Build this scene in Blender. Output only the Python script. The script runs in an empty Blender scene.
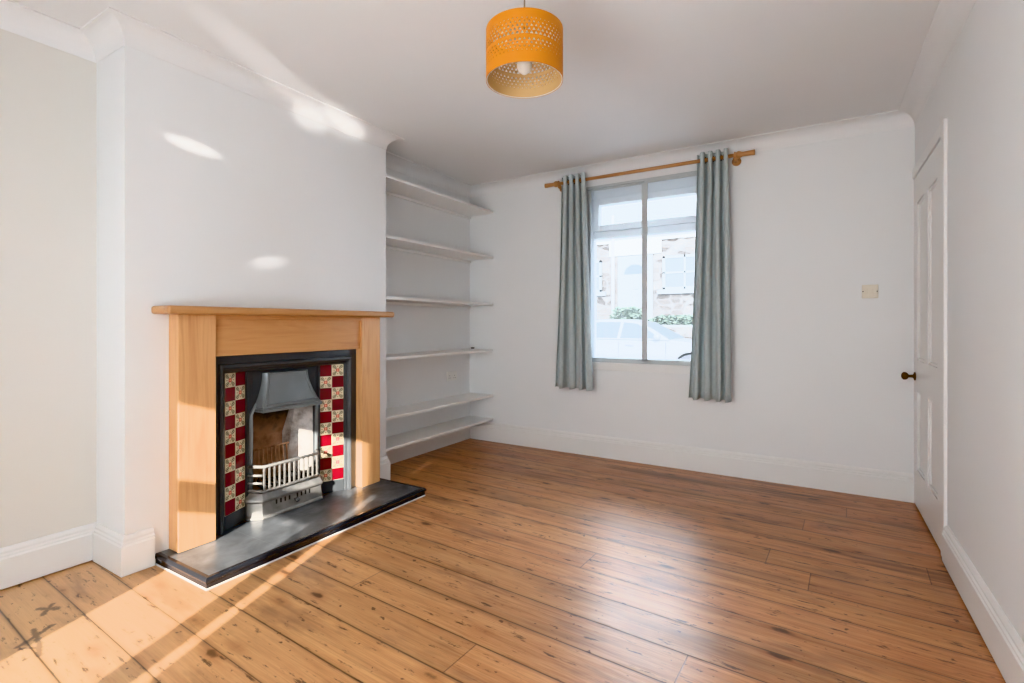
import bpy, bmesh, math, random
from mathutils import Vector, Matrix
random.seed(7)
C = bpy.context.scene.collection
PI = math.pi

# ------------------------------------------------------------------ helpers
ORIGIN = {}

def link(o):
    C.objects.link(o)
    return o

def tag(o, label=None, cat=None, group=None, kind=None):
    if label: o['label'] = label
    if cat: o['category'] = cat
    if group: o['group'] = group
    if kind: o['kind'] = kind
    return o

def thing(name, label, cat, loc, group=None, kind=None):
    o = link(bpy.data.objects.new(name, None))
    o.empty_display_size = 0.05
    o.location = loc
    ORIGIN[o] = Vector(loc)
    return tag(o, label, cat, group, kind)

def obj(name, bm, mats, parent=None, bevel=0, seg=2, smooth=False, loc=None, solid=None):
    """link bm (world coordinates) as ONE mesh object, its origin at its parent's origin (or loc)"""
    if parent is not None: org = ORIGIN[parent]
    else: org = Vector(loc) if loc is not None else Vector((0, 0, 0))
    bmesh.ops.recalc_face_normals(bm, faces=bm.faces[:])
    bmesh.ops.translate(bm, verts=bm.verts[:], vec=-org)
    me = bpy.data.meshes.new(name)
    bm.to_mesh(me); bm.free()
    if not isinstance(mats, (list, tuple)): mats = [mats]
    for m in mats: me.materials.append(m)
    o = link(bpy.data.objects.new(name, me))
    if parent is not None: o.parent = parent
    else: o.location = org
    ORIGIN[o] = org
    if smooth:
        for p in me.polygons: p.use_smooth = True
    if solid:
        s = o.modifiers.new('solid', 'SOLIDIFY'); s.thickness = solid; s.offset = 0
    if bevel:
        b = o.modifiers.new('bevel', 'BEVEL'); b.width = bevel; b.segments = seg
        b.limit_method = 'ANGLE'; b.angle_limit = math.radians(40)
    return o

def struct(name, bm, mats, label, cat, parent=None, **k):
    o = obj(name, bm, mats, parent, **k)
    if parent is None: tag(o, label, cat, None, 'structure')
    return o

def NB(): return bmesh.new()

def box(bm, x0, x1, y0, y1, z0, z1, mi=0):
    v = [bm.verts.new((x, y, z)) for x in (x0, x1) for y in (y0, y1) for z in (z0, z1)]
    for f in ((0, 1, 3, 2), (4, 6, 7, 5), (0, 4, 5, 1), (2, 3, 7, 6), (0, 2, 6, 4), (1, 5, 7, 3)):
        bm.faces.new([v[i] for i in f]).material_index = mi
    return v

def prism(bm, pts, fn, a, b, mi=0):
    """closed polygon pts (p,q) between a and b; fn(p,q,t) -> xyz"""
    A = [bm.verts.new(fn(p, q, a)) for p, q in pts]
    B = [bm.verts.new(fn(p, q, b)) for p, q in pts]
    n = len(pts)
    for i in range(n):
        bm.faces.new((A[i], A[(i + 1) % n], B[(i + 1) % n], B[i])).material_index = mi
    bm.faces.new(A[::-1]).material_index = mi
    bm.faces.new(B).material_index = mi

def loft(bm, rings, caps=True, closed=True, mi=0):
    R = [[bm.verts.new(p) for p in r] for r in rings]
    n = len(R[0])
    for a, b in zip(R, R[1:]):
        for i in range(n if closed else n - 1):
            f = bm.faces.new((a[i], a[(i + 1) % n], b[(i + 1) % n], b[i])); f.material_index = mi
    if caps and closed:
        bm.faces.new(R[0][::-1]).material_index = mi; bm.faces.new(R[-1]).material_index = mi
    return R

def frame_axes(d):
    d = Vector(d).normalized()
    u = d.orthogonal().normalized()
    return u, d.cross(u)

def tube(bm, pts, r, seg=10, mi=0):
    pts = [Vector(p) for p in pts]
    rs = r if isinstance(r, (list, tuple)) else [r] * len(pts)
    rings = []
    u0 = None
    for i, p in enumerate(pts):
        d = (pts[min(i + 1, len(pts) - 1)] - pts[max(i - 1, 0)]).normalized()
        if u0 is None: u0 = d.orthogonal().normalized()
        u0 = (u0 - d * u0.dot(d)).normalized()
        w = d.cross(u0)
        rings.append([p + (u0 * math.cos(2 * PI * k / seg) + w * math.sin(2 * PI * k / seg)) * rs[i] for k in range(seg)])
    loft(bm, rings, mi=mi)

def lathe(bm, base, axis, prof, seg=24, mi=0):
    """prof: list of (radius, distance along axis)"""
    base = Vector(base); d = Vector(axis).normalized(); u, w = frame_axes(d)
    rings = [[base + d * t + (u * math.cos(2 * PI * k / seg) + w * math.sin(2 * PI * k / seg)) * max(r, 1e-4) for k in range(seg)] for r, t in prof]
    loft(bm, rings, mi=mi)

def sweep(bm, path, prof, closed=False):
    """path: xy points, room on the LEFT of the direction of travel; prof: (distance into the room, z)"""
    n = len(path); P = [Vector(p) for p in path]
    def nrm(i):
        d = (P[(i + 1) % n] - P[i]).normalized(); return Vector((-d.y, d.x))
    rings = []
    for i in range(n):
        if closed: a, b = nrm((i - 1) % n), nrm(i)
        else:
            a = nrm(i - 1) if i > 0 else nrm(0)
            b = nrm(i) if i < n - 1 else nrm(n - 2)
        m = (a + b) / (1 + a.dot(b))
        rings.append([(P[i].x + m.x * o, P[i].y + m.y * o, z) for o, z in prof])
    if closed: rings.append(rings[0])
    loft(bm, rings, caps=not closed)
    if closed: bmesh.ops.remove_doubles(bm, verts=bm.verts[:], dist=1e-5)

# ------------------------------------------------------------------ materials
def srgb(r, g, b):
    f = lambda c: (c / 255) / 12.92 if c / 255 <= .04045 else ((c / 255 + .055) / 1.055) ** 2.4
    return (f(r), f(g), f(b), 1)

class NT:
    def __init__(s, name):
        s.m = bpy.data.materials.new(name); s.m.use_nodes = True
        s.t = s.m.node_tree; s.t.nodes.clear()
        s.out = s.n('ShaderNodeOutputMaterial')
        s.b = s.n('ShaderNodeBsdfPrincipled')
        s.l(s.b.outputs[0], s.out.inputs[0])
    def n(s, ty, **k):
        o = s.t.nodes.new(ty)
        for a, v in k.items(): setattr(o, a, v)
        return o
    def l(s, a, b): s.t.links.new(a, b)
    def put(s, inp, v):
        if hasattr(v, 'links') or isinstance(v, bpy.types.NodeSocket): s.l(v, inp)
        elif v is not None: inp.default_value = v
    def math(s, op, a, b=None, c=None, clamp=False):
        o = s.n('ShaderNodeMath', operation=op, use_clamp=clamp)
        for i, v in enumerate((a, b, c)):
            if v is not None: s.put(o.inputs[i], v)
        return o.outputs[0]
    def vm(s, op, a, b=None, out=0):
        o = s.n('ShaderNodeVectorMath', operation=op)
        s.put(o.inputs[0], a)
        if b is not None: s.put(o.inputs[1], b)
        return o.outputs[out]
    def mix(s, f, a, b, mode='MIX'):
        o = s.n('ShaderNodeMix', data_type='RGBA', blend_type=mode)
        s.put(o.inputs[0], f); s.put(o.inputs[6], a); s.put(o.inputs[7], b)
        return o.outputs[2]
    def ramp(s, f, stops, interp='LINEAR'):
        o = s.n('ShaderNodeValToRGB'); o.color_ramp.interpolation = interp
        e = o.color_ramp.elements
        while len(e) < len(stops): e.new(.5)
        for x, (p, c) in zip(e, stops): x.position = p; x.color = c if len(c) == 4 else (*c, 1)
        s.put(o.inputs[0], f)
        return o.outputs[0]
    def sm(s, v, a, b, ta=0., tb=1.):
        o = s.n('ShaderNodeMapRange', interpolation_type='SMOOTHSTEP')
        s.put(o.inputs[0], v)
        for i, x in enumerate((a, b, ta, tb)): o.inputs[i + 1].default_value = x
        return o.outputs[0]
    def noise(s, vec, scale=5., detail=4., rough=.5, dist=0., out=0):
        o = s.n('ShaderNodeTexNoise')
        if vec is not None: s.l(vec, o.inputs['Vector'])
        o.inputs['Scale'].default_value = scale; o.inputs['Detail'].default_value = detail
        o.inputs['Roughness'].default_value = rough; o.inputs['Distortion'].default_value = dist
        return o.outputs[out]
    def pos(s): return s.n('ShaderNodeNewGeometry').outputs['Position']
    def ocoord(s): return s.n('ShaderNodeTexCoord').outputs['Object']
    def mapping(s, v, loc=(0, 0, 0), rot=(0, 0, 0), scale=(1, 1, 1)):
        o = s.n('ShaderNodeMapping'); s.l(v, o.inputs[0])
        o.inputs[1].default_value = loc; o.inputs[2].default_value = rot; o.inputs[3].default_value = scale
        return o.outputs[0]
    def bump(s, h, strength=.3, dist=.01):
        o = s.n('ShaderNodeBump'); o.inputs['Strength'].default_value = strength; o.inputs['Distance'].default_value = dist
        s.put(o.inputs['Height'], h); s.l(o.outputs[0], s.b.inputs['Normal'])
    def set(s, color=None, rough=None, metal=None, **k):
        if color is not None: s.put(s.b.inputs['Base Color'], color)
        if rough is not None: s.put(s.b.inputs['Roughness'], rough)
        if metal is not None: s.put(s.b.inputs['Metallic'], metal)
        for a, v in k.items(): s.put(s.b.inputs[a.replace('_', ' ')], v)
        return s.m

def paint(name, col, rough=.6, bump=.04, var=.03, scale=40):
    t = NT(name); p = t.ocoord()
    nz = t.noise(p, 3., 3.)
    c2 = tuple(min(1, x * (1 - var)) for x in col[:3]) + (1,)
    t.bump(t.noise(p, scale, 4.), bump, .004)
    return t.set(t.mix(nz, col, c2), rough)

def plain(name, col, rough=.5, metal=0., nz=.06, scale=60, bump=.05):
    t = NT(name); p = t.ocoord()
    n_ = t.noise(p, scale, 4.)
    lo = tuple(x * (1 - nz * 2) for x in col[:3]) + (1,)
    if bump: t.bump(n_, bump, .003)
    return t.set(t.mix(n_, lo, col), t.math('ADD', t.math('MULTIPLY', n_, .15), rough - .07), metal)

WHITE = (.785, .80, .81, 1)
M = {}
M['wall'] = paint('wall_paint', WHITE, .55, .05)
M['ceil'] = paint('ceiling_paint', (.79, .795, .80, 1), .7, .03)
M['gloss'] = paint('white_gloss_paint', (.79, .795, .79, 1), .32, .03)
M['shelf'] = paint('shelf_paint', (.84, .84, .83, 1), .4, .02)
M['upvc'] = paint('white_frame_plastic', (.80, .82, .84, 1), .3, .0)
M['alu'] = plain('pale_metal_strip', srgb(192, 198, 200), .4, .0, .03)
M['plate'] = plain('cream_plastic', srgb(226, 220, 206), .35, 0, .02, 20, 0)
M['plate_white'] = plain('white_plastic', srgb(232, 232, 230), .35, 0, .02, 20, 0)
M['dark'] = plain('dark_plastic', (.03, .03, .03, 1), .4)
M['brass'] = plain('aged_brass', srgb(92, 62, 30), .3, .85)
M['chrome'] = plain('bright_metal', (.6, .6, .58, 1), .25, 1.)
M['bulb'] = plain('frosted_bulb', (.85, .83, .78, 1), .3, 0, .01, 20, 0)
M['cord'] = plain('flex_plastic', srgb(150, 130, 105), .5)
M['sealant'] = plain('white_sealant', (.62, .62, .61, 1), .5)
M['polewood'] = None

# --- floorboards
def floor_mat():
    t = NT('old_pine_floorboards')
    p = t.mapping(t.pos(), rot=(0, 0, math.radians(2.6)))
    sp = t.n('ShaderNodeSeparateXYZ'); t.l(p, sp.inputs[0])
    u, v = sp.outputs[0], sp.outputs[1]
    wob = t.math('MULTIPLY', t.math('SUBTRACT', t.noise(t.mapping(p, scale=(.8, .2, 1)), 1., 2.), .5), .012)
    vv = t.math('DIVIDE', t.math('ADD', t.math('ADD', v, wob), .015), .176)
    idx = t.math('FLOOR', vv); fr = t.math('FRACT', vv)
    wn = t.n('ShaderNodeTexWhiteNoise', noise_dimensions='1D'); t.l(idx, wn.inputs['W'])
    rnd = wn.outputs['Value']; rcol = wn.outputs['Color']
    edge = t.math('MINIMUM', fr, t.math('SUBTRACT', 1., fr))
    wgap = t.math('ADD', .012, t.math('MULTIPLY', rnd, .020))
    gap = t.math('SUBTRACT', 1., t.math('DIVIDE', edge, wgap), clamp=True)
    gapsoft = t.sm(edge, 0., .10, 1., 0.)
    uj = t.math('DIVIDE', t.math('ADD', u, t.math('MULTIPLY', rnd, 9.3)), 4.3)
    fj = t.math('FRACT', uj)
    jn = t.math('SUBTRACT', 1., t.math('DIVIDE', fj, .0014), clamp=True)
    cell = t.math('ADD', t.math('MULTIPLY', idx, 7.31), t.math('FLOOR', uj))
    wn2 = t.n('ShaderNodeTexWhiteNoise', noise_dimensions='1D'); t.l(cell, wn2.inputs['W'])
    r2 = wn2.outputs['Value']
    cmb = t.n('ShaderNodeCombineXYZ')
    t.l(t.math('ADD', u, t.math('MULTIPLY', r2, 37.)), cmb.inputs[0]); t.l(v, cmb.inputs[1]); t.l(t.math('MULTIPLY', r2, 11.), cmb.inputs[2])
    g = cmb.outputs[0]
    grain = t.noise(t.mapping(g, scale=(1.3, 26, 1)), 1.6, 6., .6, .9)
    fine = t.noise(t.mapping(g, scale=(5, 160, 1)), 1.5, 3., .6, .2)
    base = t.ramp(grain, [(.22, srgb(150, 98, 62)), (.45, srgb(183, 129, 88)), (.62, srgb(197, 147, 104)), (.85, srgb(172, 118, 79))])
    base = t.mix(t.sm(fine, .42, .7, 0., .3), base, srgb(112, 68, 40))
    # board to board tone
    hs = t.n('ShaderNodeHueSaturation'); t.l(base, hs.inputs['Color'])
    t.l(t.math('ADD', .88, t.math('MULTIPLY', r2, .22)), hs.inputs['Value'])
    t.l(t.math('ADD', .500, t.math('MULTIPLY', rnd, .006)), hs.inputs['Hue'])
    base = hs.outputs[0]
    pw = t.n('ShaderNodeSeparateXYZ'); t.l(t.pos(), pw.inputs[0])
    worn = t.math('MULTIPLY', t.sm(pw.outputs[0], -2.3, -.6, 1., 0.), t.sm(pw.outputs[1], .6, 2.4, 1., 0.))  # near-left boards: worn paleness plus the sun patch's brightness painted in
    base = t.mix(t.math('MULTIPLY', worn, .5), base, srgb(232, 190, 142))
    # knots
    vo = t.n('ShaderNodeTexVoronoi'); t.l(t.mapping(g, scale=(3.1, 8.0, 1)), vo.inputs['Vector']); vo.inputs['Scale'].default_value = 1.0
    kd = t.math('ADD', vo.outputs['Distance'], t.math('MULTIPLY', t.math('SUBTRACT', t.noise(g, 40., 3.), .5), .10))
    knot = t.sm(kd, .065, .15, 1., 0.)
    halo = t.sm(kd, .08, .32, 1., 0.)
    base = t.mix(t.math('MULTIPLY', halo, .38), base, srgb(142, 80, 40))
    base = t.mix(t.math('MULTIPLY', knot, .85), base, srgb(62, 36, 22))
    # worn specks and scrapes
    sp2 = t.noise(t.mapping(g, scale=(9, 40, 1)), 1., 5., .65)
    base = t.mix(t.sm(sp2, .585, .68, 0., .85), base, srgb(60, 40, 30))
    sp3 = t.noise(t.mapping(p, scale=(26, 34, 1)), 1., 3., .5)
    base = t.mix(t.sm(sp3, .675, .72, 0., .8), base, srgb(66, 42, 30))
    # dark old varnish streaks, more of them near the far wall
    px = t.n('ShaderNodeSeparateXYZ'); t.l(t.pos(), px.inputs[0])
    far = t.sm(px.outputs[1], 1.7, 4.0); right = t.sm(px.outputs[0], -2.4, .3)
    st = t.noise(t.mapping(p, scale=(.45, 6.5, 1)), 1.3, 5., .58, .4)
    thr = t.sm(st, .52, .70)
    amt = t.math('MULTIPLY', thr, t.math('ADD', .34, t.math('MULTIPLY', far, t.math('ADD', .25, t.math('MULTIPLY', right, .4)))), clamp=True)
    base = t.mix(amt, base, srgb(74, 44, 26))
    old = t.math('MULTIPLY', t.math('ADD', t.math('MULTIPLY', far, .55), t.math('MULTIPLY', right, .45)), .5)  # tint that deepens gradually towards the far wall and the right
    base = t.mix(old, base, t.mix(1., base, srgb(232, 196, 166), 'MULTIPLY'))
    st2 = t.noise(t.mapping(p, loc=(3, 1, 0), scale=(1.5, 5, 1)), 1.2, 4., .6)
    base = t.mix(t.sm(st2, .52, .70, 0., .5), base, srgb(96, 66, 54))
    # black drag marks by the left wall
    d = None
    pf = t.vm('MULTIPLY', t.pos(), (1, 1, 0))
    for a, b, w in STROKES:
        ab = Vector(b) - Vector(a)
        pa = t.vm('SUBTRACT', pf, (a[0], a[1], 0))
        h = t.math('DIVIDE', t.vm('DOT_PRODUCT', pa, (ab[0], ab[1], 0), out=1), ab.dot(ab), clamp=True)
        sc = t.n('ShaderNodeVectorMath', operation='SCALE'); sc.inputs[0].default_value = (ab[0], ab[1], 0); t.l(h, sc.inputs['Scale'])
        L_ = t.math('DIVIDE', t.vm('LENGTH', t.vm('SUBTRACT', pa, sc.outputs[0]), out=1), w)
        d = L_ if d is None else t.math('MINIMUM', d, L_)
    d = t.math('ADD', d, t.math('MULTIPLY', t.math('SUBTRACT', t.noise(t.pos(), 45., 4., .7), .5), 3.2))
    base = t.mix(t.sm(d, .5, 1.5, .72, 0.), base, srgb(58, 44, 38))
    base = t.mix(t.math('MULTIPLY', gapsoft, .28), base, srgb(90, 54, 32))
    dk = t.math('MAXIMUM', gap, jn)
    base = t.mix(t.math('MULTIPLY', dk, .9), base, srgb(34, 20, 12))
    hgt = t.math('SUBTRACT', t.math('MULTIPLY', grain, .12), t.math('ADD', dk, t.math('MULTIPLY', gapsoft, .25)))
    t.bump(hgt, .22, .004)
    rough = t.math('ADD', .26, t.math('MULTIPLY', t.noise(t.mapping(p, scale=(3, 9, 1)), 1.5, 4.), .22))
    t.set(base, rough, Coat_Weight=.22, Coat_Roughness=.28)
    t.b.inputs['Specular IOR Level'].default_value = .5
    return t.m

STROKES0 = [((-2.435, .705), (-2.372, .60), .014), ((-2.46, .66), (-2.345, .645), .012), ((-2.345, .645), (-2.25, .62), .012), ((-2.35, .60), (-2.30, .64), .010),
           ((-2.62, .72), (-2.56, .76), .016), ((-2.62, .76), (-2.55, .71), .012)]
STROKES = [(a, b_, w * .7) for a, b_, w in STROKES0]
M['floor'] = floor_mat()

# --- pine joinery; axis = grain direction
def pine(name, axis, dark=1., knots=True):
    t = NT(name); p = t.pos()
    s = [16, 16, 16]; s[axis] = 1.1
    g = t.mapping(p, scale=tuple(s))
    gr = t.noise(g, 1.5, 5., .55, .8)
    s2 = [90, 90, 90]; s2[axis] = 3
    fine = t.noise(t.mapping(p, scale=tuple(s2)), 1.2, 3.)
    c = t.ramp(gr, [(.25, srgb(196, 144, 98)), (.5, srgb(220, 174, 126)), (.75, srgb(208, 158, 110))])
    c = t.mix(t.math('MULTIPLY', fine, .25), c, srgb(170, 112, 64))
    if knots:
        s3 = [7, 7, 7]; s3[axis] = 3.4
        vo = t.n('ShaderNodeTexVoronoi'); t.l(t.mapping(p, loc=(.3, .37, .12), scale=tuple(s3)), vo.inputs['Vector']); vo.inputs['Scale'].default_value = 1.
        c = t.mix(t.sm(vo.outputs['Distance'], .03, .16, .3, 0.), c, srgb(168, 106, 56))
        c = t.mix(t.sm(vo.outputs['Distance'], .03, .07, .8, 0.), c, srgb(96, 54, 26))
    if dark != 1: c = t.mix(1., c, (dark, dark * .93, dark * .85, 1), 'MULTIPLY')
    t.bump(gr, .08, .003)
    return t.set(c, .38)
M['pine_v'] = pine('pine_upright', 2)
M['pine_h'] = pine('pine_crosswise', 1, .86)
M['pine_top'] = pine('pine_mantel', 1, .74)
M['polewood'] = pine('turned_pole_wood', 0, .72, False)

# --- iron, slate
def iron(name, col, rough, metal=.3, ash=0.):
    t = NT(name); p = t.pos()
    n1 = t.noise(p, 60., 5., .6); n2 = t.noise(p, 9., 4.)
    c = t.mix(n2, tuple(x * .7 for x in col[:3]) + (1,), col)
    if ash:
        c = t.mix(t.sm(n2, .38, .62, 0., ash), c, (.42, .40, .37, 1))
    t.bump(n1, .15, .002)
    return t.set(c, t.math('ADD', rough - .08, t.math('MULTIPLY', n1, .2)), metal)
M['iron'] = iron('blackened_cast_iron', (.08, .087, .094, 1), .34, .2)
M['iron_grey'] = iron('graphite_cast_iron', (.23, .25, .26, 1), .38, .25)
M['iron_ash'] = iron('ash_dusted_iron', (.22, .215, .205, 1), .42, .5, .35)
M['soot'] = iron('soot', (.012, .012, .012, 1), .9, 0.)

def slate():
    t = NT('dark_slate_tiles'); p = t.pos()
    n1 = t.noise(p, 6., 6., .6, .5); n2 = t.noise(t.mapping(p, scale=(3, 1, 1)), 14., 4.)
    c = t.ramp(n1, [(.3, (.055, .06, .066, 1)), (.6, (.13, .14, .15, 1)), (.8, (.22, .23, .245, 1))])
    s = t.n('ShaderNodeSeparateXYZ'); t.l(p, s.inputs[0])
    fy = t.math('FRACT', t.math('DIVIDE', t.math('SUBTRACT', s.outputs[1], 1.149), .3315))
    e = t.math('MULTIPLY', t.math('MINIMUM', fy, t.math('SUBTRACT', 1., fy)), .3315)
    j = t.sm(e, .001, .003, 1., 0.)
    c = t.mix(t.math('MULTIPLY', j, .5), c, (.12, .12, .12, 1))
    t.bump(t.math('SUBTRACT', t.math('MULTIPLY', n2, .5), j), .2, .002)
    return t.set(c, t.math('ADD', .22, t.math('MULTIPLY', n2, .22)))
M['slate'] = slate()
M['nosing'] = plain('black_glazed_nosing', (.022, .024, .03, 1), .2, 0, .2, 12, .03)

def brick():
    t = NT('firebrick'); p = t.pos()
    s = t.n('ShaderNodeSeparateXYZ'); t.l(p, s.inputs[0])
    n1 = t.noise(p, 14., 5., .6)
    c = t.ramp(n1, [(.25, srgb(112, 82, 64)), (.55, srgb(172, 136, 112)), (.8, srgb(200, 172, 150))])
    so = t.sm(t.math('ADD', s.outputs[2], t.math('MULTIPLY', t.math('SUBTRACT', n1, .5), .25)), .44, .60)
    c = t.mix(so, c, (.014, .013, .012, 1))
    t.bump(n1, .4, .006)
    return t.set(c, .9)
M['brick'] = brick()
def cheek():  # blotchy pale grey, near black towards the top
    t = NT('pale_grey_firebox_cheek'); p = t.pos()
    n1 = t.noise(p, 10., 5., .6)
    s = t.n('ShaderNodeSeparateXYZ'); t.l(p, s.inputs[0])
    c = t.ramp(n1, [(.3, srgb(120, 112, 106)), (.55, srgb(205, 200, 196)), (.8, srgb(170, 140, 120))])
    so = t.sm(t.math('ADD', s.outputs[2], t.math('MULTIPLY', t.math('SUBTRACT', n1, .5), .2)), .56, .66)
    c = t.mix(so, c, (.03, .03, .03, 1))
    return t.set(c, .75)
M['cheek'] = cheek()

# --- tiles
M['tile_red'] = plain('glazed_maroon_tile', srgb(114, 14, 28), .12, 0, .12, 8, .0)
M['tile_grout'] = plain('tile_joint', srgb(206, 196, 178), .8)
def flower():
    t = NT('glazed_flower_tile')
    uv = t.n('ShaderNodeUVMap'); uv.uv_map = 'tile'
    p = t.mapping(uv.outputs[0], loc=(-.5, -.5, 0))
    s = t.n('ShaderNodeSeparateXYZ'); t.l(p, s.inputs[0])
    x, y = s.outputs[0], s.outputs[1]
    r = t.math('SQRT', t.math('ADD', t.math('MULTIPLY', x, x), t.math('MULTIPLY', y, y)))
    a = t.math('ARCTAN2', y, x)
    pet = t.math('ADD', .15, t.math('MULTIPLY', t.math('COSINE', t.math('MULTIPLY', a, 6.)), .03))
    petals = t.sm(t.math('SUBTRACT', r, pet), -.01, .015, 1., 0.)
    core = t.sm(r, .05, .07, 1., 0.)
    c4 = t.math('COSINE', t.math('MULTIPLY', a, 4.))
    leaf_r = t.math('ADD', .44, t.math('MULTIPLY', c4, -.15))
    leaf = t.math('MULTIPLY', t.sm(t.math('SUBTRACT', r, leaf_r), -.02, .02, 1., 0.), t.sm(c4, -.35, .1, 1., .0))
    vein = t.math('MULTIPLY', t.sm(t.math('SINE', t.math('MULTIPLY', r, 52.)), -.1, .5, .35, 1.), leaf)
    ax = t.math('ABSOLUTE', x); ay = t.math('ABSOLUTE', y)
    bd = t.math('MAXIMUM', ax, ay)
    border = t.math('MULTIPLY', t.sm(bd, .43, .44), t.sm(bd, .455, .465, 1., 0.))
    side = t.math('MULTIPLY', t.sm(c4, .8, .95), t.math('MULTIPLY', t.sm(r, .24, .27), t.sm(r, .36, .39, 1., 0.)))
    c = t.mix(vein, srgb(226, 214, 184), srgb(62, 60, 40))
    c = t.mix(side, c, srgb(150, 110, 84))
    c = t.mix(t.math('MULTIPLY', border, .35), c, srgb(150, 130, 96))
    c = t.mix(petals, c, srgb(204, 98, 92))
    c = t.mix(core, c, srgb(232, 190, 150))
    return t.set(c, .13)
M['tile_flower'] = flower()

# --- fabric, lampshade
def fabric():
    t = NT('grey_teal_curtain_cloth'); p = t.ocoord()
    n1 = t.noise(t.mapping(p, scale=(1, 1, .5)), 55., 5., .65); n2 = t.noise(p, 240., 2.)
    c = t.mix(n1, srgb(178, 189, 191), srgb(210, 219, 220))
    t.bump(n2, .25, .002)
    t.set(c, .85, Sheen_Weight=.4, Sheen_Roughness=.4)
    tr = t.n('ShaderNodeBsdfTranslucent'); t.l(c, tr.inputs[0])
    mx = t.n('ShaderNodeMixShader'); mx.inputs[0].default_value = .2
    t.l(t.b.outputs[0], mx.inputs[1]); t.l(tr.outputs[0], mx.inputs[2]); t.l(mx.outputs[0], t.out.inputs[0])
    return t.m
M['cloth'] = fabric()
M['shade_out'] = plain('mustard_lampshade', srgb(200, 124, 14), .5, 0, .03, 40, .0)
M['shade_in'] = plain('lampshade_lining', srgb(205, 170, 120), .5, 0, .03, 40, .0)

def glass(name, tint=(1, 1, 1, 1), gl=.06):
    t = NT(name)
    tr = t.n('ShaderNodeBsdfTransparent'); tr.inputs[0].default_value = tint
    g = t.n('ShaderNodeBsdfGlossy'); g.inputs['Roughness'].default_value = .02
    mx = t.n('ShaderNodeMixShader')
    fz = t.n('ShaderNodeFresnel'); fz.inputs[0].default_value = 1.4
    t.l(t.math('MULTIPLY', fz.outputs[0], gl / .04), mx.inputs[0])
    t.l(tr.outputs[0], mx.inputs[1]); t.l(g.outputs[0], mx.inputs[2]); t.l(mx.outputs[0], t.out.inputs[0])
    t.t.nodes.remove(t.b)
    return t.m
def glare_veil_glass(name, veil):
    m = glass(name, (.97, .985, 1, 1), .03); nt_ = m.node_tree
    o_ = [n for n in nt_.nodes if n.type == 'OUTPUT_MATERIAL'][0]; old = o_.inputs[0].links[0].from_socket
    tl = nt_.nodes.new('ShaderNodeBsdfTranslucent'); tl.inputs[0].default_value = (.9, .95, 1, 1)  # added translucent veil imitating the window's washed-out glare
    mx = nt_.nodes.new('ShaderNodeMixShader'); mx.inputs[0].default_value = veil
    nt_.links.new(old, mx.inputs[1]); nt_.links.new(tl.outputs[0], mx.inputs[2]); nt_.links.new(mx.outputs[0], o_.inputs[0])
    return m
M['veil_glass'] = glare_veil_glass('glare_veil_inner_glass', .025)
M['glass'] = glass('clear_window_glass', (.97, .985, 1, 1), .03)

# ------------------------------------------------------------------ room dimensions (metres; origin on the floor below the camera)
XR, YB, XL, YR, H = .519, 4.025, -2.945, -.90, 2.46
XC, YC0, YC1 = -2.645, 1.017, 2.604           # chimney breast
WX0, WX1, WZ0, WZ1 = -1.72, -.69, .80, 2.30   # front window opening
T = .25

# floor / ceiling
b = NB(); box(b, XL - T, XR + T, YR - T, YB + T, -.12, 0)
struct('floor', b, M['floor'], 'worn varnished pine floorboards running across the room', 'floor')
b = NB(); box(b, XL - T, XR + T, YR - T, YB + T, H, H + .15)
struct('ceiling', b, M['ceil'], 'flat white painted ceiling above the room', 'ceiling')

# back wall with window opening
b = NB(); y0, y1 = YB, YB + T
box(b, XL - T, WX0, y0, y1, 0, H); box(b, WX1, XR + T, y0, y1, 0, H)
box(b, WX0, WX1, y0, y1, 0, WZ0); box(b, WX0, WX1, y0, y1, WZ1, H)
struct('wall_back', b, M['wall'], 'white wall with the curtained window and light switch', 'wall')
# left wall (both alcoves' back)
M['wall_shaded'] = paint('shade_tinted_wall_paint', (.72, .705, .67, 1), .6, .05)  # white wall with its dimmer, warmer light mixed into the paint colour
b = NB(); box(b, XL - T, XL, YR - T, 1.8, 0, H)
struct('wall_left', b, M['wall_shaded'], 'white alcove wall left of the chimney breast with warm shade painted in', 'wall')
b = NB(); box(b, XL - T, XL, 1.8, YB, 0, H)
struct('wall_alcove', b, M['wall'], 'white wall behind the alcove shelves', 'wall')
# chimney breast with fire opening
FY0, FY1, FZ = 1.425, 2.225, .90
b = NB()
box(b, XL, XC, YC0, FY0, 0, H); box(b, XL, XC, FY1, YC1, 0, H); box(b, XL, XC, FY0, FY1, FZ, H)
struct('wall_chimney', b, M['wall'], 'white chimney breast projecting into the room around the fireplace', 'wall')
# right wall with door opening
DY0, DY1, DZ = 3.17, 4.00, 2.035
b = NB(); box(b, XR, XR + T, YR - T, DY0, 0, H); box(b, XR, XR + T, DY1, YB, 0, H); box(b, XR, XR + T, DY0, DY1, DZ, H); box(b, XR + .06, XR + T, DY0, DY1, 0, DZ)
struct('wall_right', b, M['wall'], 'plain white wall running past the panelled door', 'wall')
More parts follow.
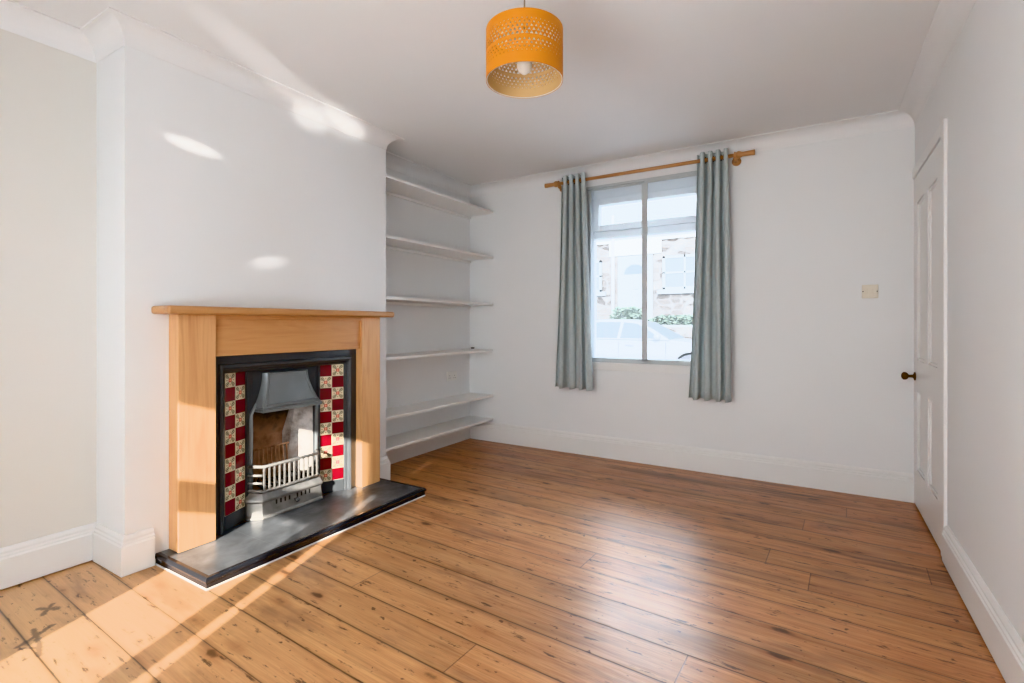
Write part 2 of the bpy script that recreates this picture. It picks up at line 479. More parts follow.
# rear wall (behind the camera) with a glazed opening that lets the low sun in
b = NB(); RX0, RX1, RZ0, RZ1 = -1.80, -1.165, .47, 1.60
y0, y1 = YR - .05, YR
box(b, XL - T, RX0, y0, y1, 0, H); box(b, RX1, XR + T, y0, y1, 0, H)
box(b, RX0, RX1, y0, y1, 0, RZ0); box(b, RX0, RX1, y0, y1, RZ1, H)
struct('wall_rear', b, M['wall'], 'white wall opposite the curtained window', 'wall')
b = NB()
ya, yb = YR - .05, YR - .01
box(b, RX0, RX1, ya, yb, RZ0, RZ0 + .05); box(b, RX0, RX1, ya, yb, 1.54, RZ1)
box(b, RX0, RX0 + .02, ya, yb, RZ0 + .05, 1.54); box(b, -1.335, -1.228, ya, yb, RZ0 + .05, 1.54)
box(b, RX0 + .02, -1.335, ya, yb, 1.03, 1.17)
box(b, -1.228, RX1, ya, yb, 1.22, 1.40); box(b, -1.228, RX1, ya, yb, 1.425, 1.46); box(b, -1.228, RX1, ya, yb, 1.49, 1.54)  # unseen cross pieces added to cut the slit's sun into short streaks
struct('window_2', b, M['upvc'], 'white framed glazed opening in the wall opposite the curtained window', 'window')

# coving all round
b = NB()
prof = [(-.01, H + .01), (.092, H + .01), (.092, H - .006), (.084, H - .008)]
for k in range(1, 10):
    a = PI / 2 * k / 10
    prof.append((.084 - .080 * math.sin(a), H - .008 - .076 * (1 - math.cos(a))))
prof += [(.0035, H - .086), (.002, H - .092), (-.01, H - .092)]
room = [(XR, YR), (XR, YB), (XL, YB), (XL, YC1), (XC, YC1), (XC, YC0), (XL, YC0), (XL, YR)]
sweep(b, room, prof, closed=True)
struct('trim_1', b, M['ceil'], 'plain white concave coving where walls meet ceiling', 'coving')

# skirting boards
sk = [(-.01, 0), (.022, 0), (.022, .132), (.018, .138), (.018, .146), (.013, .152), (.013, .162), (.006, .176), (-.01, .178)]
def skirting(name, path, label, lift=0.):
    b = NB(); sweep(b, path, [(o_, z_ if z_ else lift) for o_, z_ in sk])
    struct(name, b, M['gloss'], label, 'skirting board')
skirting('baseboard_back', [(XR - .001, YB), (XL, YB)], 'white moulded skirting board under the window wall')
skirting('baseboard_alcove', [(XL, YB - .021), (XL, YC1)], 'white skirting board below the lowest alcove shelf')
skirting('baseboard_chimney_end', [(XL + .022, YC1), (XC, YC1), (XC, 2.51)], 'short white skirting board right of the slate hearth')
skirting('baseboard_chimney', [(XC, 1.127), (XC, YC0), (XL + .021, YC0)], 'white skirting board wrapping the chimney corner left of the hearth', .004)
skirting('baseboard_left', [(XL, YC0 - .001), (XL, YR)], 'white skirting board in the alcove left of the chimney breast', .010)
skirting('baseboard_right', [(XR, YR), (XR, 3.085)], 'white skirting board along the plain wall before the door', .007)

# ------------------------------------------------------------------ door and its architrave
b = NB()
box(b, .505, XR + .01, 3.095, 3.165, 0, 2.095)
box(b, .505, XR + .01, 3.165, YB - .001, 2.035, 2.095)
box(b, .513, XR + .1, DY1 - .012, YB - .001, 0, 2.035)
struct('trim_2', b, M['gloss'], 'white architrave framing the panelled door', 'architrave', bevel=.004)
door = thing('door_1', 'white four panel door with a dark brass knob', 'door', (XR, 3.58, 0), kind='structure')
x0, x1 = .510, .550
b = NB()
ys = [3.172, 3.272, 3.532, 3.632, 3.886, 3.986]
zs = [.012, .235, .72, .90, 1.86, 2.024]
for a, c in ((0, 1), (4, 5)): box(b, x0, x1, ys[a], ys[c], zs[0], zs[5])
box(b, x0, x1, ys[2], ys[3], zs[1], zs[2]); box(b, x0, x1, ys[2], ys[3], zs[3], zs[4])
for a, c in ((0, 1), (2, 3), (4, 5)): box(b, x0, x1, ys[1], ys[4], zs[a], zs[c])
obj('door_leaf', b, M['gloss'], door)
for yi in (1, 3):
    for zi in (1, 3):
        b = NB(); ya, yb, za, zb = ys[yi], ys[yi + 1], zs[zi], zs[zi + 1]
        box(b, x0 + .014, x1 - .012, ya - .004, yb + .004, za - .004, zb + .004)
        # mould around the sunk panel
        for (p, q, r, s) in ((ya, ya + .016, za, zb), (yb - .016, yb, za, zb), (ya, yb, za, za + .016), (ya, yb, zb - .016, zb)):
            box(b, x0 + .005, x0 + .016, p, q, r, s)
        obj('panel', b, M['gloss'], door, bevel=.004)
b = NB(); ky, kz = 3.945, .800
lathe(b, (x0, ky, kz), (-1, 0, 0), [(.026, 0), (.027, .003), (.024, .007), (.012, .010), (.0095, .014), (.0085, .03), (.010, .034), (.020, .040), (.0245, .050), (.0235, .060), (.016, .067), (.006, .070), (.0001, .0705)], 24)
obj('door_knob', b, M['brass'], door, smooth=True)

# light switch
sw = thing('light_switch', 'cream double light switch plate on the wall near the door', 'light switch', (.287, YB, 1.335))
b = NB(); box(b, .243, .331, YB - .009, YB, 1.291, 1.379); obj('plate', b, M['plate'], sw, bevel=.003)
for xx in (.264, .310):
    b = NB(); box(b, xx - .011, xx + .011, YB - .014, YB - .008, 1.318, 1.352); obj('rocker', b, M['plate'], sw, bevel=.002)
for xx in (.249, .325):
    b = NB(); lathe(b, (xx, YB - .009, 1.335), (0, -1, 0), [(.0035, 0), (.0035, .001), (.0001, .0012)], 10); obj('screw', b, M['dark'], sw)

# ------------------------------------------------------------------ front window
win = thing('window_1', 'white framed street window with slim sliding inner panes', 'window', ((WX0 + WX1) / 2, YB, WZ0), kind='structure')
b = NB(); g0, g1 = 4.145, 4.205
fx0, fx1, fz0, fz1 = WX0, WX1, WZ0, WZ1
box(b, fx0, fx0 + .035, g0, g1, fz0, fz1); box(b, fx1 - .035, fx1, g0, g1, fz0, fz1)
box(b, fx0 + .035, fx1 - .035, g0, g1, fz0, fz0 + .035); box(b, fx0 + .035, fx1 - .035, g0, g1, 2.215, fz1)
box(b, fx0 + .035, fx1 - .035, g0, g1, 1.865, 1.925)
obj('outer_frame', b, M['upvc'], win, bevel=.006)
b = NB(); h0 = 4.125
ux0, ux1, uz0, uz1 = fx0 + .037, fx1 - .037, 1.927, 2.213
box(b, ux0, ux0 + .055, h0, g1 - .01, uz0, uz1); box(b, ux1 - .055, ux1, h0, g1 - .01, uz0, uz1)
box(b, ux0 + .055, ux1 - .055, h0, g1 - .01, uz0, uz0 + .055); box(b, ux0 + .055, ux1 - .055, h0, g1 - .01, uz1 - .06, uz1)
sash = obj('top_sash', b, M['upvc'], win, bevel=.006)
b = NB(); box(b, ux0 + .05, ux1 - .05, 4.165, 4.169, uz0 + .05, uz1 - .05); obj('pane', b, M['glass'], sash)
b = NB(); box(b, -1.19, -1.165, h0 - .018, h0, uz0 + .012, uz0 + .034); box(b, -1.185, -1.12, h0 - .028, h0 - .016, uz0 + .016, uz0 + .030)
obj('handle', b, M['plate_white'], sash, bevel=.003)
b = NB(); box(b, fx0 + .03, fx1 - .03, 4.172, 4.176, fz0 + .03, 1.87); obj('pane', b, M['glass'], win)
# secondary sliding panes flush with the room wall
b = NB(); s0, s1 = 4.028, 4.060
box(b, fx0, fx0 + .018, s0, s1, fz0 + .012, fz1); box(b, fx1 - .018, fx1, s0, s1, fz0 + .012, fz1)
box(b, fx0, fx1, s0, s1, fz1 - .020, fz1); box(b, fx0, fx1, s0, s1, fz0 + .0, fz0 + .016)
obj('sliding_frame', b, M['alu'], win, bevel=.002)
for (a, c, yy) in ((fx0 + .018, -1.203, 4.046), (-1.207, fx1 - .018, 4.032)):
    b = NB()
    for (p, q, r, s) in ((a, a + .028, fz0 + .016, fz1 - .02), (c - .028, c, fz0 + .016, fz1 - .02), (a, c, fz0 + .016, fz0 + .034), (a, c, fz1 - .036, fz1 - .02)):
        box(b, p, q, yy, yy + .011, r, s)
    sp_ = obj('sliding_sash', b, M['alu'], win, bevel=.0015)
    b = NB(); box(b, a + .02, c - .02, yy + .004, yy + .007, fz0 + .03, fz1 - .03); obj('pane', b, M['veil_glass'], sp_)
# window board with its apron
b = NB(); box(b, WX0 - .02, WX1 + .02, YB - .022, YB + .10, WZ0 - .022, WZ0); box(b, WX0 - .02, WX1 + .02, YB - .010, YB + .001, WZ0 - .065, WZ0 - .022)
obj('window_sill', b, M['gloss'], win, bevel=.004)

# ------------------------------------------------------------------ curtain pole and curtains
PY, PZ = 3.935, 2.340
pole = thing('curtain_pole', 'turned wooden curtain pole spanning above the window', 'curtain pole', (-1.22, YB, PZ))
b = NB(); tube(b, [(-1.96, PY, PZ), (-.49, PY, PZ)], .0135, 16); obj('rod', b, M['polewood'], pole, smooth=True)
for sx, xe in ((-1, -1.955), (1, -.485)):
    b = NB()
    lathe(b, (xe, PY, PZ), (sx, 0, 0), [(.014, -.03), (.021, -.022), (.026, -.01), (.026, .0), (.020, .012), (.017, .018), (.0165, .03), (.019, .095), (.0195, .100), (.0001, .1005)], 20)
    obj('finial', b, M['polewood'], pole, smooth=True)
for xb in (-1.925, -.515):
    b = NB()
    lathe(b, (xb, YB, PZ - .022), (0, -1, 0), [(.032, 0), (.032, .010), (.018, .018), (.013, .045), (.016, .07), (.016, .078)], 18)
    ring = [(xb, PY + .021 * math.cos(a), PZ + .021 * math.sin(a)) for a in [PI * 2 * k / 20 for k in range(21)]]
    tube(b, ring, .0055, 8)
    obj('bracket', b, M['polewood'], pole, smooth=True)

def curtain(name, label, top, bot, seed, folds, ztop, zbot, flare=0., amp=.038):
    """top/bot: x range of the cloth at its heading and its hem"""
    rnd = random.Random(seed)
    ph = [rnd.uniform(-.5, .5) for _ in range(6)]
    root = thing(name, label, 'curtain', ((top[0] + top[1]) / 2, PY, PZ), 'grey teal curtains on the pole')
    n, m = folds * 28, 46
    b = NB(); G = []
    for j in range(m + 1):
        t = (j * .01 / (ztop - zbot)) if j <= 12 else (.12 / (ztop - zbot) + (1 - .12 / (ztop - zbot)) * (j - 12) / (m - 12)); z = ztop + (zbot - ztop) * t
        row = []
        for i in range(n + 1):
            s = i / n
            xa = top[0] + (top[1] - top[0]) * s; xb = bot[0] + (bot[1] - bot[0]) * s
            e = t ** 1.2
            a = 2 * PI * folds * s
            A = amp * (1 + .25 * math.sin(3.1 * s * PI + ph[0]) * t)
            wob = .10 * math.sin(a * .5 + ph[1] + 2.2 * t) * t
            y = PY + A * math.sin(a + wob * 4) + .006 * math.sin(5 * t + 9 * s + ph[2]) * t
            x = xa + (xb - xa) * e - .0062 * math.sin(2 * a) * (1.3 if flare else 1) + .006 * math.sin(4 * t + 7 * s + ph[4]) * t
            if flare: 
                k = max(0., (s - .62) / .38)
                y += flare * k * (.25 + .75 * t) * -1
            zz = z + (.006 * math.sin(a + 1) if j == m else 0)
            row.append(b.verts.new((x, y, zz)))
        G.append(row)
    for j in range(m):
        for i in range(n):
            q_ = (G[j][i].co + G[j + 1][i + 1].co) / 2
            if j < 13 and math.hypot(q_.y - PY, q_.z - PZ) < .0205: continue
            b.faces.new((G[j][i], G[j][i + 1], G[j + 1][i + 1], G[j + 1][i]))
    o = obj('cloth', b, M['cloth'], root, smooth=True, solid=.0025)
    # metal eyelets where the pole threads the heading
    for k in range(2 * folds):
        s = (k + .0) / (2 * folds)
        if k == 0: continue
        x = top[0] + (top[1] - top[0]) * s
        b = NB()
        d = Vector((.35, (1 if k % 2 == 0 else -1), 0)).normalized()
        nrm_ = Vector((-d.y, d.x, 0))
        ring = [Vector((x, PY, PZ)) + d * .0215 * math.cos(a) + Vector((0, 0, .0215)) * math.sin(a) for a in [PI * 2 * q / 18 for q in range(19)]]
        tube(b, ring, .0055, 6)
        obj('eyelet', b, M['chrome'], root, smooth=True)
    return root
curtain('curtain', 'grey teal curtain hanging left of the window, its hem flared towards the glass', (-1.895, -1.672), (-1.955, -1.595), 3, 4, 2.392, .572, .03, .034)
curtain('curtain', 'grey teal curtain hanging right of the window, in even straight folds', (-.775, -.560), (-.835, -.535), 8, 4, 2.392, .560, 0., .036)

# ------------------------------------------------------------------ pendant lamp
LX, LY, LR, LZ0, LZ1 = -.974, 1.69, .149, 2.063, 2.256
lamp = thing('pendant_lamp', 'mustard drum pendant lamp with pierced triangle pattern hanging from the ceiling', 'pendant lamp', (LX, LY, H))
b = NB(); NS = 54
def cyl(a, z, r=LR): return (LX + r * math.cos(a), LY + r * math.sin(a), z)
hh = LZ1 - LZ0
rows = []                      # (z0, z1, hole scale or None)
z = LZ0
plan = [(.20, None)] + [(.067, s) for s in (.34, .46, .56, .66, .74)][:4] + [(.055, None)] + [(.067, s) for s in (.80, .72, .62, .5, .38)] + [(.142, None)]
tot = sum(p for p, _ in plan)
k = 0
for p, s in plan:
    z1 = z + hh * p / tot
    if s is None:
        for i in range(NS * 2):
            a0, a1 = PI * i / NS, PI * (i + 1) / NS
            b.faces.new([b.verts.new(q) for q in (cyl(a0, z), cyl(a1, z), cyl(a1, z1), cyl(a0, z1))])
    else:
        off = PI / NS * (k % 2); k += 1
        for i in range(NS):
            a0 = 2 * PI * i / NS + off; a1 = 2 * PI * (i + 1) / NS + off; am = (a0 + a1) / 2
            da = (a1 - a0) / 2 * s; zc = (z + z1) / 2; dz = (z1 - z) / 2 * min(.92, s * 1.15)
            A_, B_, C_, D_ = (b.verts.new(q) for q in (cyl(a0, z), cyl(a1, z), cyl(a1, z1), cyl(a0, z1)))
            N_, S_ = b.verts.new(cyl(am, z)), b.verts.new(cyl(am, z1))
            P_, Q_, T_ = (b.verts.new(q) for q in (cyl(am - da, zc - dz), cyl(am + da, zc - dz), cyl(am, zc + dz)))
            for f in ((A_, N_, P_), (N_, Q_, P_), (N_, B_, Q_), (B_, C_, T_, Q_), (C_, S_, T_), (S_, D_, T_), (D_, A_, P_, T_)): b.faces.new(f)
    z = z1
bmesh.ops.remove_doubles(b, verts=b.verts[:], dist=1e-5)
# outward normals so the lining lands inside
for f in b.faces:
    c = f.calc_center_median() - Vector((LX, LY, 0)); 
    f.normal_update()
    if f.normal.x * c.x + f.normal.y * c.y < 0: f.normal_flip()
me = bpy.data.meshes.new('lamp_shade')
bmesh.ops.translate(b, verts=b.verts[:], vec=-ORIGIN[lamp]); b.to_mesh(me); b.free()
me.materials.append(M['shade_out']); me.materials.append(M['shade_in'])
shade = link(bpy.data.objects.new('lamp_shade', me)); shade.parent = lamp; ORIGIN[shade] = ORIGIN[lamp]
sm_ = shade.modifiers.new('solid', 'SOLIDIFY'); sm_.thickness = .0016; sm_.offset = -1; sm_.material_offset = 1; sm_.material_offset_rim = 0
shade['label'] = 'mustard pierced drum shade with paler lining'
for zz in (LZ0 + .002, LZ1 - .002):
    b = NB(); tube(b, [cyl(2 * PI * q / 48, zz, LR - .0035) for q in range(49)], .0016, 6); obj('rim_wire', b, M['plate_white'], lamp, smooth=True)
for q in range(3):
    a = 2 * PI * q / 3 + .4; b = NB(); tube(b, [cyl(a, LZ1 - .012, .023), cyl(a, LZ1 - .004, LR - .004)], .0018, 6); obj('spoke', b, M['plate_white'], lamp, smooth=True)
b = NB(); tube(b, [(LX, LY, H - .03), (LX, LY, LZ1 - .01)], .0032, 8); obj('cord', b, M['cord'], lamp, smooth=True)
b = NB(); lathe(b, (LX, LY, LZ1 + .005), (0, 0, -1), [(.007, 0), (.014, .012), (.019, .03), (.021, .05), (.024, .052), (.024, .075)], 20); obj('lamp_holder', b, M['plate_white'], lamp, smooth=True)
b = NB(); lathe(b, (LX, LY, LZ1 - .07), (0, 0, -1), [(.013, 0), (.015, .015), (.024, .035), (.030, .055), (.029, .07), (.022, .085), (.010, .094), (.0001, .097)], 24); obj('bulb', b, M['bulb'], lamp, smooth=True)
b = NB(); lathe(b, (LX, LY, H), (0, 0, -1), [(.05, 0), (.05, .006), (.042, .018), (.015, .030), (.004, .034)], 28); obj('ceiling_rose', b, M['plate_white'], lamp, smooth=True)

# ------------------------------------------------------------------ alcove shelves
words_ = ['topmost white alcove shelf just under the coving', 'second white alcove shelf from the top', 'third white alcove shelf from the top',
          'white alcove shelf just above the wall socket', 'white alcove shelf just below the wall socket', 'lowest white alcove shelf close above the skirting board']
zsh = [2.203, 1.768, 1.322, .882, .447, .222]
sd = -2.662
first = None
for zt, lab in zip(zsh, words_):
    if first is None:
        first = thing('wall_shelf', lab, 'shelf', (XL, YC1, zt), 'white shelves in the alcove')
        b = NB(); box(b, XL, sd, YC1 + .001, YB - .001, zt - .020, zt); obj('board', b, M['shelf'], first, bevel=.002)
        b = NB(); box(b, XL, XL + .018, YC1 + .001, YB - .001, zt - .045, zt - .021)
        obj('batten', b, M['shelf'], first, bevel=.002)
    else:
        c = first.copy(); C.objects.link(c); c.location = (XL, YC1, zt); c['label'] = lab
        for ch in list(first.children):
            d = ch.copy(); C.objects.link(d); d.parent = c
b = NB(); box(b, sd - .245, sd - .215, YB - .035, YB - .010, .8825, .896); 
tag(obj('cable_clip', b, M['dark'], None, bevel=.004, loc=(sd - .23, YB - .02, .8825)), 'tiny dark object lying in the shelf corner above the socket', 'clip')

# wall socket in the alcove
so = thing('wall_socket', 'white double wall socket in the alcove between two shelves', 'socket', (XL, 3.735, .635))
b = NB(); box(b, XL, XL + .010, 3.662, 3.808, .592, .678); obj('plate', b, M['plate_white'], so, bevel=.003)
for yc in (3.699, 3.771):
    b = NB()
    for dy, dz, w, h in ((0, .012, .004, .009), (-.011, -.009, .008, .004), (.011, -.009, .008, .004)):
        box(b, XL + .0095, XL + .0108, yc + dy - w / 2, yc + dy + w / 2, .628 + dz - h / 2, .628 + dz + h / 2)
    obj('pin_holes', b, M['dark'], so)
    b = NB(); box(b, XL + .009, XL + .013, yc - .006, yc + .006, .656, .671); obj('rocker', b, M['plate_white'], so, bevel=.0015)

# ------------------------------------------------------------------ fireplace
FC = 1.829
# hearth
HX, HY0, HY1, HZ = -2.192, 1.130, 2.520, .050
he = thing('hearth', 'low dark slate hearth slab in front of the fireplace', 'hearth', (-2.42, 1.81, 0))
b = NB(); box(b, XC + .001, HX - .022, HY0 + .022, HY1 - .022, 0, HZ); obj('slab', b, M['slate'], he)
b = NB()
nose = [(-.004, .006), (.014, .006), (.014, .024), (.020, .030), (.022, .038), (.019, .046), (.012, .051), (-.004, .0505)]
path = [(XC + .001, HY1 - .022), (HX - .022, HY1 - .022), (HX - .022, HY0 + .022), (XC + .001, HY0 + .022)]
sweep(b, path, nose)
o = obj('nosing', b, M['nosing'], he); o['label'] = 'rounded black edging tiles'
b = NB()
sweep(b, path, [(.008, 0), (.018, 0), (.0145, .005), (.008, .006)])
o = obj('sealant_line', b, M['sealant'], he); o['label'] = 'thin white sealant line'

# pine surround
ms = thing('mantelpiece', 'plain pine mantelpiece standing on the slate hearth', 'mantelpiece', (XC, FC, HZ))
JF = -2.550
for ya, yb in ((1.193, 1.364), (2.296, 2.456)):
    b = NB(); box(b, XC + .001, JF, ya, yb, HZ + .0015, 1.168); obj('jamb', b, M['pine_v'], ms, bevel=.003)
b = NB(); box(b, XC + .001, JF - .018, 1.364, 2.296, .960, 1.168); obj('frieze', b, M['pine_h'], ms, bevel=.002)
b = NB(); box(b, XC + .001, JF - .002, 1.364, 2.296, 1.146, 1.168); 
obj('cornice_strip', b, M['pine_h'], ms, bevel=.003)
b = NB()
box(b, XC + .001, -2.475, 1.116, 2.522, 1.168, 1.206)
o = obj('mantel_shelf', b, M['pine_top'], ms, bevel=.013, seg=4); o['label'] = 'darker pine mantel shelf with rounded edge'

# cast iron insert
ins = thing('fireplace_insert', 'black cast iron fireplace with maroon and flower tiles inside the pine surround', 'fireplace', (XC, FC, HZ))
oy0, oy1, oz1 = 1.366, 2.294, .958            # outside of the iron frame
iy0, iy1, iz1 = 1.446, 2.206, .866            # tile opening
zb = HZ + .001
# moulded outer frame: profile (inset from the outer edge, x)
mp = [(0, -2.643), (0, -2.603), (.036, -2.600), (.040, -2.590), (.052, -2.588), (.060, -2.596), (.064, -2.606), (.074, -2.612), (.080, -2.628), (.080, -2.643)]
b = NB()
rings = []
for (yy, zz, dy, dz) in ((oy0, zb, 1, 0), (oy0, oz1, 1, -1), (oy1, oz1, -1, -1), (oy1, zb, -1, 0)):
    rings.append([(x, yy + dy * w * (1 if dy > 0 else 1.1), zz + dz * w * 1.15) for w, x in mp])
loft(b, rings)
obj('outer_frame', b, M['iron'], ins)
# splayed tile panels
TX0, TX1 = -2.622, -2.680
tz1 = .864; tile = .0738
def tile_panel(ya, yb, flip):
    b = NB(); uv = b.loops.layers.uv.new('tile')
    A = Vector((TX0, ya, 0)); B = Vector((TX1, yb, 0)); d = (B - A)
    nn = Vector((-d.y, d.x, 0)).normalized()
    if nn.x < 0: nn = -nn
    def q(s, z, o): v = A + d * s + nn * o; return (v.x, v.y, z)
    # bedding slab
    f = [b.verts.new(q(*k)) for k in ((0, zb, -.002), (1, zb, -.002), (1, tz1, -.002), (0, tz1, -.002))]
    fc = b.faces.new(f); fc.material_index = 2
    f = [b.verts.new(q(*k)) for k in ((0, zb, -.012), (1, zb, -.012), (1, tz1, -.012), (0, tz1, -.012))]
    b.faces.new(f).material_index = 2
    for r in range(10):
        for c in range(2):
            z1 = tz1 - r * tile; z0 = z1 - tile
            s0, s1 = c / 2 + .012, (c + 1) / 2 - .012; z0 += .0009; z1 -= .0009
            mi = 1 if (r + c + flip) % 2 == 0 else 0
            F = [b.verts.new(q(*k)) for k in ((s0, z0, .001), (s1, z0, .001), (s1, z1, .001), (s0, z1, .001))]
            Bk = [b.verts.new(q(*k)) for k in ((s0, z0, -.002), (s1, z0, -.002), (s1, z1, -.002), (s0, z1, -.002))]
            fc = b.faces.new(F); fc.material_index = mi
            for lp, co in zip(fc.loops, ((0, 0), (1, 0), (1, 1), (0, 1))): lp[uv].uv = co
            for i in range(4): b.faces.new((F[i], F[(i + 1) % 4], Bk[(i + 1) % 4], Bk[i])).material_index = 2
    o = obj('tile_panel', b, [M['tile_red'], M['tile_flower'], M['tile_grout']], ins)
    o['label'] = 'glazed maroon and flower tiles in a chequer'
tile_panel(iy0, 1.588, 0)
tile_panel(iy1 + .002, 2.070, 0)
# iron foot under each tile panel
for ya, yb in ((iy0, 1.588), (iy1 + .002, 2.070)):
    b = NB()
    prism(b, [(TX0 + .004, ya), (TX1 + .004, yb), (TX1 - .012, yb), (TX0 - .012, ya)], lambda p, q, t: (p, q, t), zb, .124)
    obj('panel_foot', b, M['iron'], ins, bevel=.002)
# centre plate with the fire opening
py0, py1 = 1.588, 2.070
ox0, ox1, oz = 1.625, 2.033, .66
b = NB()
box(b, -2.700, -2.676, py0, ox0, zb, .868); box(b, -2.700, -2.676, ox1, py1, zb, .868); box(b, -2.700, -2.676, ox0, ox1, oz, .868)
box(b, -2.700, -2.640, py0 + .004, py1 - .004, .866, .872)
for yy in (py0 + .004, py1 - .018): box(b, -2.676, -2.668, yy, yy + .014, zb, .868)
obj('centre_plate', b, M['iron'], ins, bevel=.002)
# arch moulding round the opening
b = NB()
pts = [(-2.672, ox0 - .008, .12), (-2.672, ox0 - .008, oz - .04), (-2.672, ox0 + .02, oz + .01), (-2.672, ox1 - .02, oz + .01), (-2.672, ox1 + .008, oz - .04), (-2.672, ox1 + .008, .12)]
tube(b, pts, .011, 10); obj('arch_moulding', b, M['iron_grey'], ins, smooth=True)
# smoke hood: curved canopy, narrow at the top and flaring forward
b = NB(); rings = []
N = 12
for i in range(N + 1):
    t = i / N
    z = .846 - (.846 - .662) * t
    half = .138 + (.186 - .138) * (t ** 1.7)
    xf = -2.648 + (-2.600 + 2.648) * (t ** 1.9)
    rings.append([(-2.680, FC - half - .006, z), (xf - .010, FC - half, z), (xf, FC - half + .010, z), (xf, FC + half - .010, z), (xf - .010, FC + half, z), (-2.680, FC + half + .006, z)])
loft(b, rings)
hood = obj('smoke_hood', b, M['iron_grey'], ins)
for p in hood.data.polygons: p.use_smooth = abs(p.normal.z) < .9
hood.modifiers.new('edges', 'EDGE_SPLIT').split_angle = math.radians(35)
b = NB()
box(b, -2.680, -2.590, FC - .192, FC + .192, .632, .652); box(b, -2.680, -2.595, FC - .188, FC + .188, .652, .662)
obj('hood_lip', b, M['iron_grey'], hood, bevel=.005, seg=3)
b = NB()
for s in (-1, 1):
    pth = []
    for i in range(N + 1):
        t = i / N; half = .138 + (.186 - .138) * (t ** 1.7)
        pth.append((-2.648 + .048 * (t ** 1.9) + .001, FC + s * (half - .024), .846 - .184 * t))
    tube(b, pth, .0035, 6)
tube(b, [(-2.647, FC - .116, .842), (-2.647, FC + .116, .842)], .005, 6); tube(b, [(-2.602, FC - .165, .674), (-2.602, FC + .165, .674)], .003, 6)
obj('hood_beading', b, M['iron_grey'], hood, smooth=True)
# firebox
bx, bh = -2.885, .12
b = NB()
def face(vs): b.faces.new([b.verts.new(v) for v in vs])
face([(bx, FC - bh, zb), (bx, FC + bh, zb), (bx, FC + bh, .45), (bx, FC - bh, .45)])
face([(bx, FC - bh, .45), (bx, FC + bh, .45), (-2.76, FC + bh + .03, .80), (-2.76, FC - bh - .03, .80)])
face([(-2.70, ox0 - .01, zb), (bx, FC - bh, zb), (bx, FC - bh, .45), (-2.76, FC - bh - .03, .80), (-2.70, ox0 - .01, .80)])
face([(-2.70, ox0, .80), (-2.76, FC - bh, .80), (-2.76, FC + bh, .80), (-2.70, ox1, .80)])
face([(-2.70, ox0 - .01, zb), (-2.70, ox1 + .01, zb), (bx, FC + bh, zb), (bx, FC - bh, zb)])
obj('fireback', b, M['brick'], ins, solid=.006)
b = NB()
face([(-2.70, ox1 + .01, zb), (bx, FC + bh, zb), (bx, FC + bh, .45), (-2.76, FC + bh + .03, .80), (-2.70, ox1 + .01, .80)])
obj('firebox_cheek', b, M['cheek'], ins, solid=.004)
# rear fire basket bars
b = NB()
for k in range(9):
    yy = FC - .105 + .21 * k / 8
    tube(b, [(-2.80, yy, .20), (-2.82, yy, .39)], .005, 6)
tube(b, [(-2.82, FC - .12, .385), (-2.82, FC + .12, .385)], .006, 6)
obj('rear_grate', b, M['brick'], ins, smooth=True)
b = NB()
for k in range(10):
    yy = FC - .16 + .32 * k / 9
    tube(b, [(-2.62, yy, .205), (-2.84, FC + (yy - FC) * .7, .205)], .007, 6)
obj('basket_floor', b, M['soot'], ins, smooth=True)
# front bars: straight front with angled returns
gx, gy, GC = -2.600, .176, 1.819
P0 = [(-2.672, GC - .215), (gx, GC - gy), (gx, GC + gy), (-2.672, GC + .222)]
bars = None
b = NB()
for zz, r in ((.337, .010), (.204, .009)):
    tube(b, [(x, y, zz) for x, y in P0], r, 8)
gt = obj('fire_grate', b, M['iron_ash'], ins, smooth=True); gt['label'] = 'ash grey front grate bars'
for k in range(12):
    yy = GC - gy + .006 + (2 * gy - .012) * k / 11
    b = NB(); box(b, gx - .004, gx + .006, yy - .0055, yy + .0055, .206, .335); obj('bar', b, M['iron_ash'], gt, bevel=.002)
for s in (-1, 1):
    for zz in (.247, .290):
        b = NB(); tube(b, [(gx - .002, GC + s * (gy + .002), zz), (-2.672, GC + s * .218, zz)], .008, 6); obj('side_bar', b, M['iron_ash'], gt, smooth=True)
# ash pan cover with chamfered sides, sloped lip, slots and knob
def ring_(off, z, dx=0):
    return [(-2.690, FC - .240 - off, z), (-2.664 + off + dx, FC - .240 - off, z), (-2.598 + off + dx, FC - .190 - off * .4, z), (-2.598 + off + dx, FC + .190 + off * .4, z), (-2.664 + off + dx, FC + .240 + off, z), (-2.690, FC + .240 + off, z)]
b = NB()
loft(b, [ring_(.010, zb), ring_(.010, .062), ring_(.002, .068), ring_(-.002, .140), ring_(.008, .147), ring_(.008, .158), ring_(-.010, .190), ring_(-.016, .194)])
ash = obj('ash_cover', b, M['iron_ash'], ins); ash['label'] = 'pale ash cover with vent slots'
ash.modifiers.new('bev', 'BEVEL').width = .002
for k in range(8):
    yy = FC - .095 + .19 * k / 7 + (.012 if k > 3 else -.012)
    b = NB(); box(b, -2.604, -2.5985, yy - .0045, yy + .0045, .074, .137); obj('vent_slot', b, M['soot'], ash)
b = NB(); lathe(b, (-2.600, FC + .01, .106), (1, 0, 0), [(.006, 0), (.006, .014), (.013, .018), (.015, .026), (.010, .033), (.0001, .035)], 14)
obj('knob', b, M['iron'], ash, smooth=True)

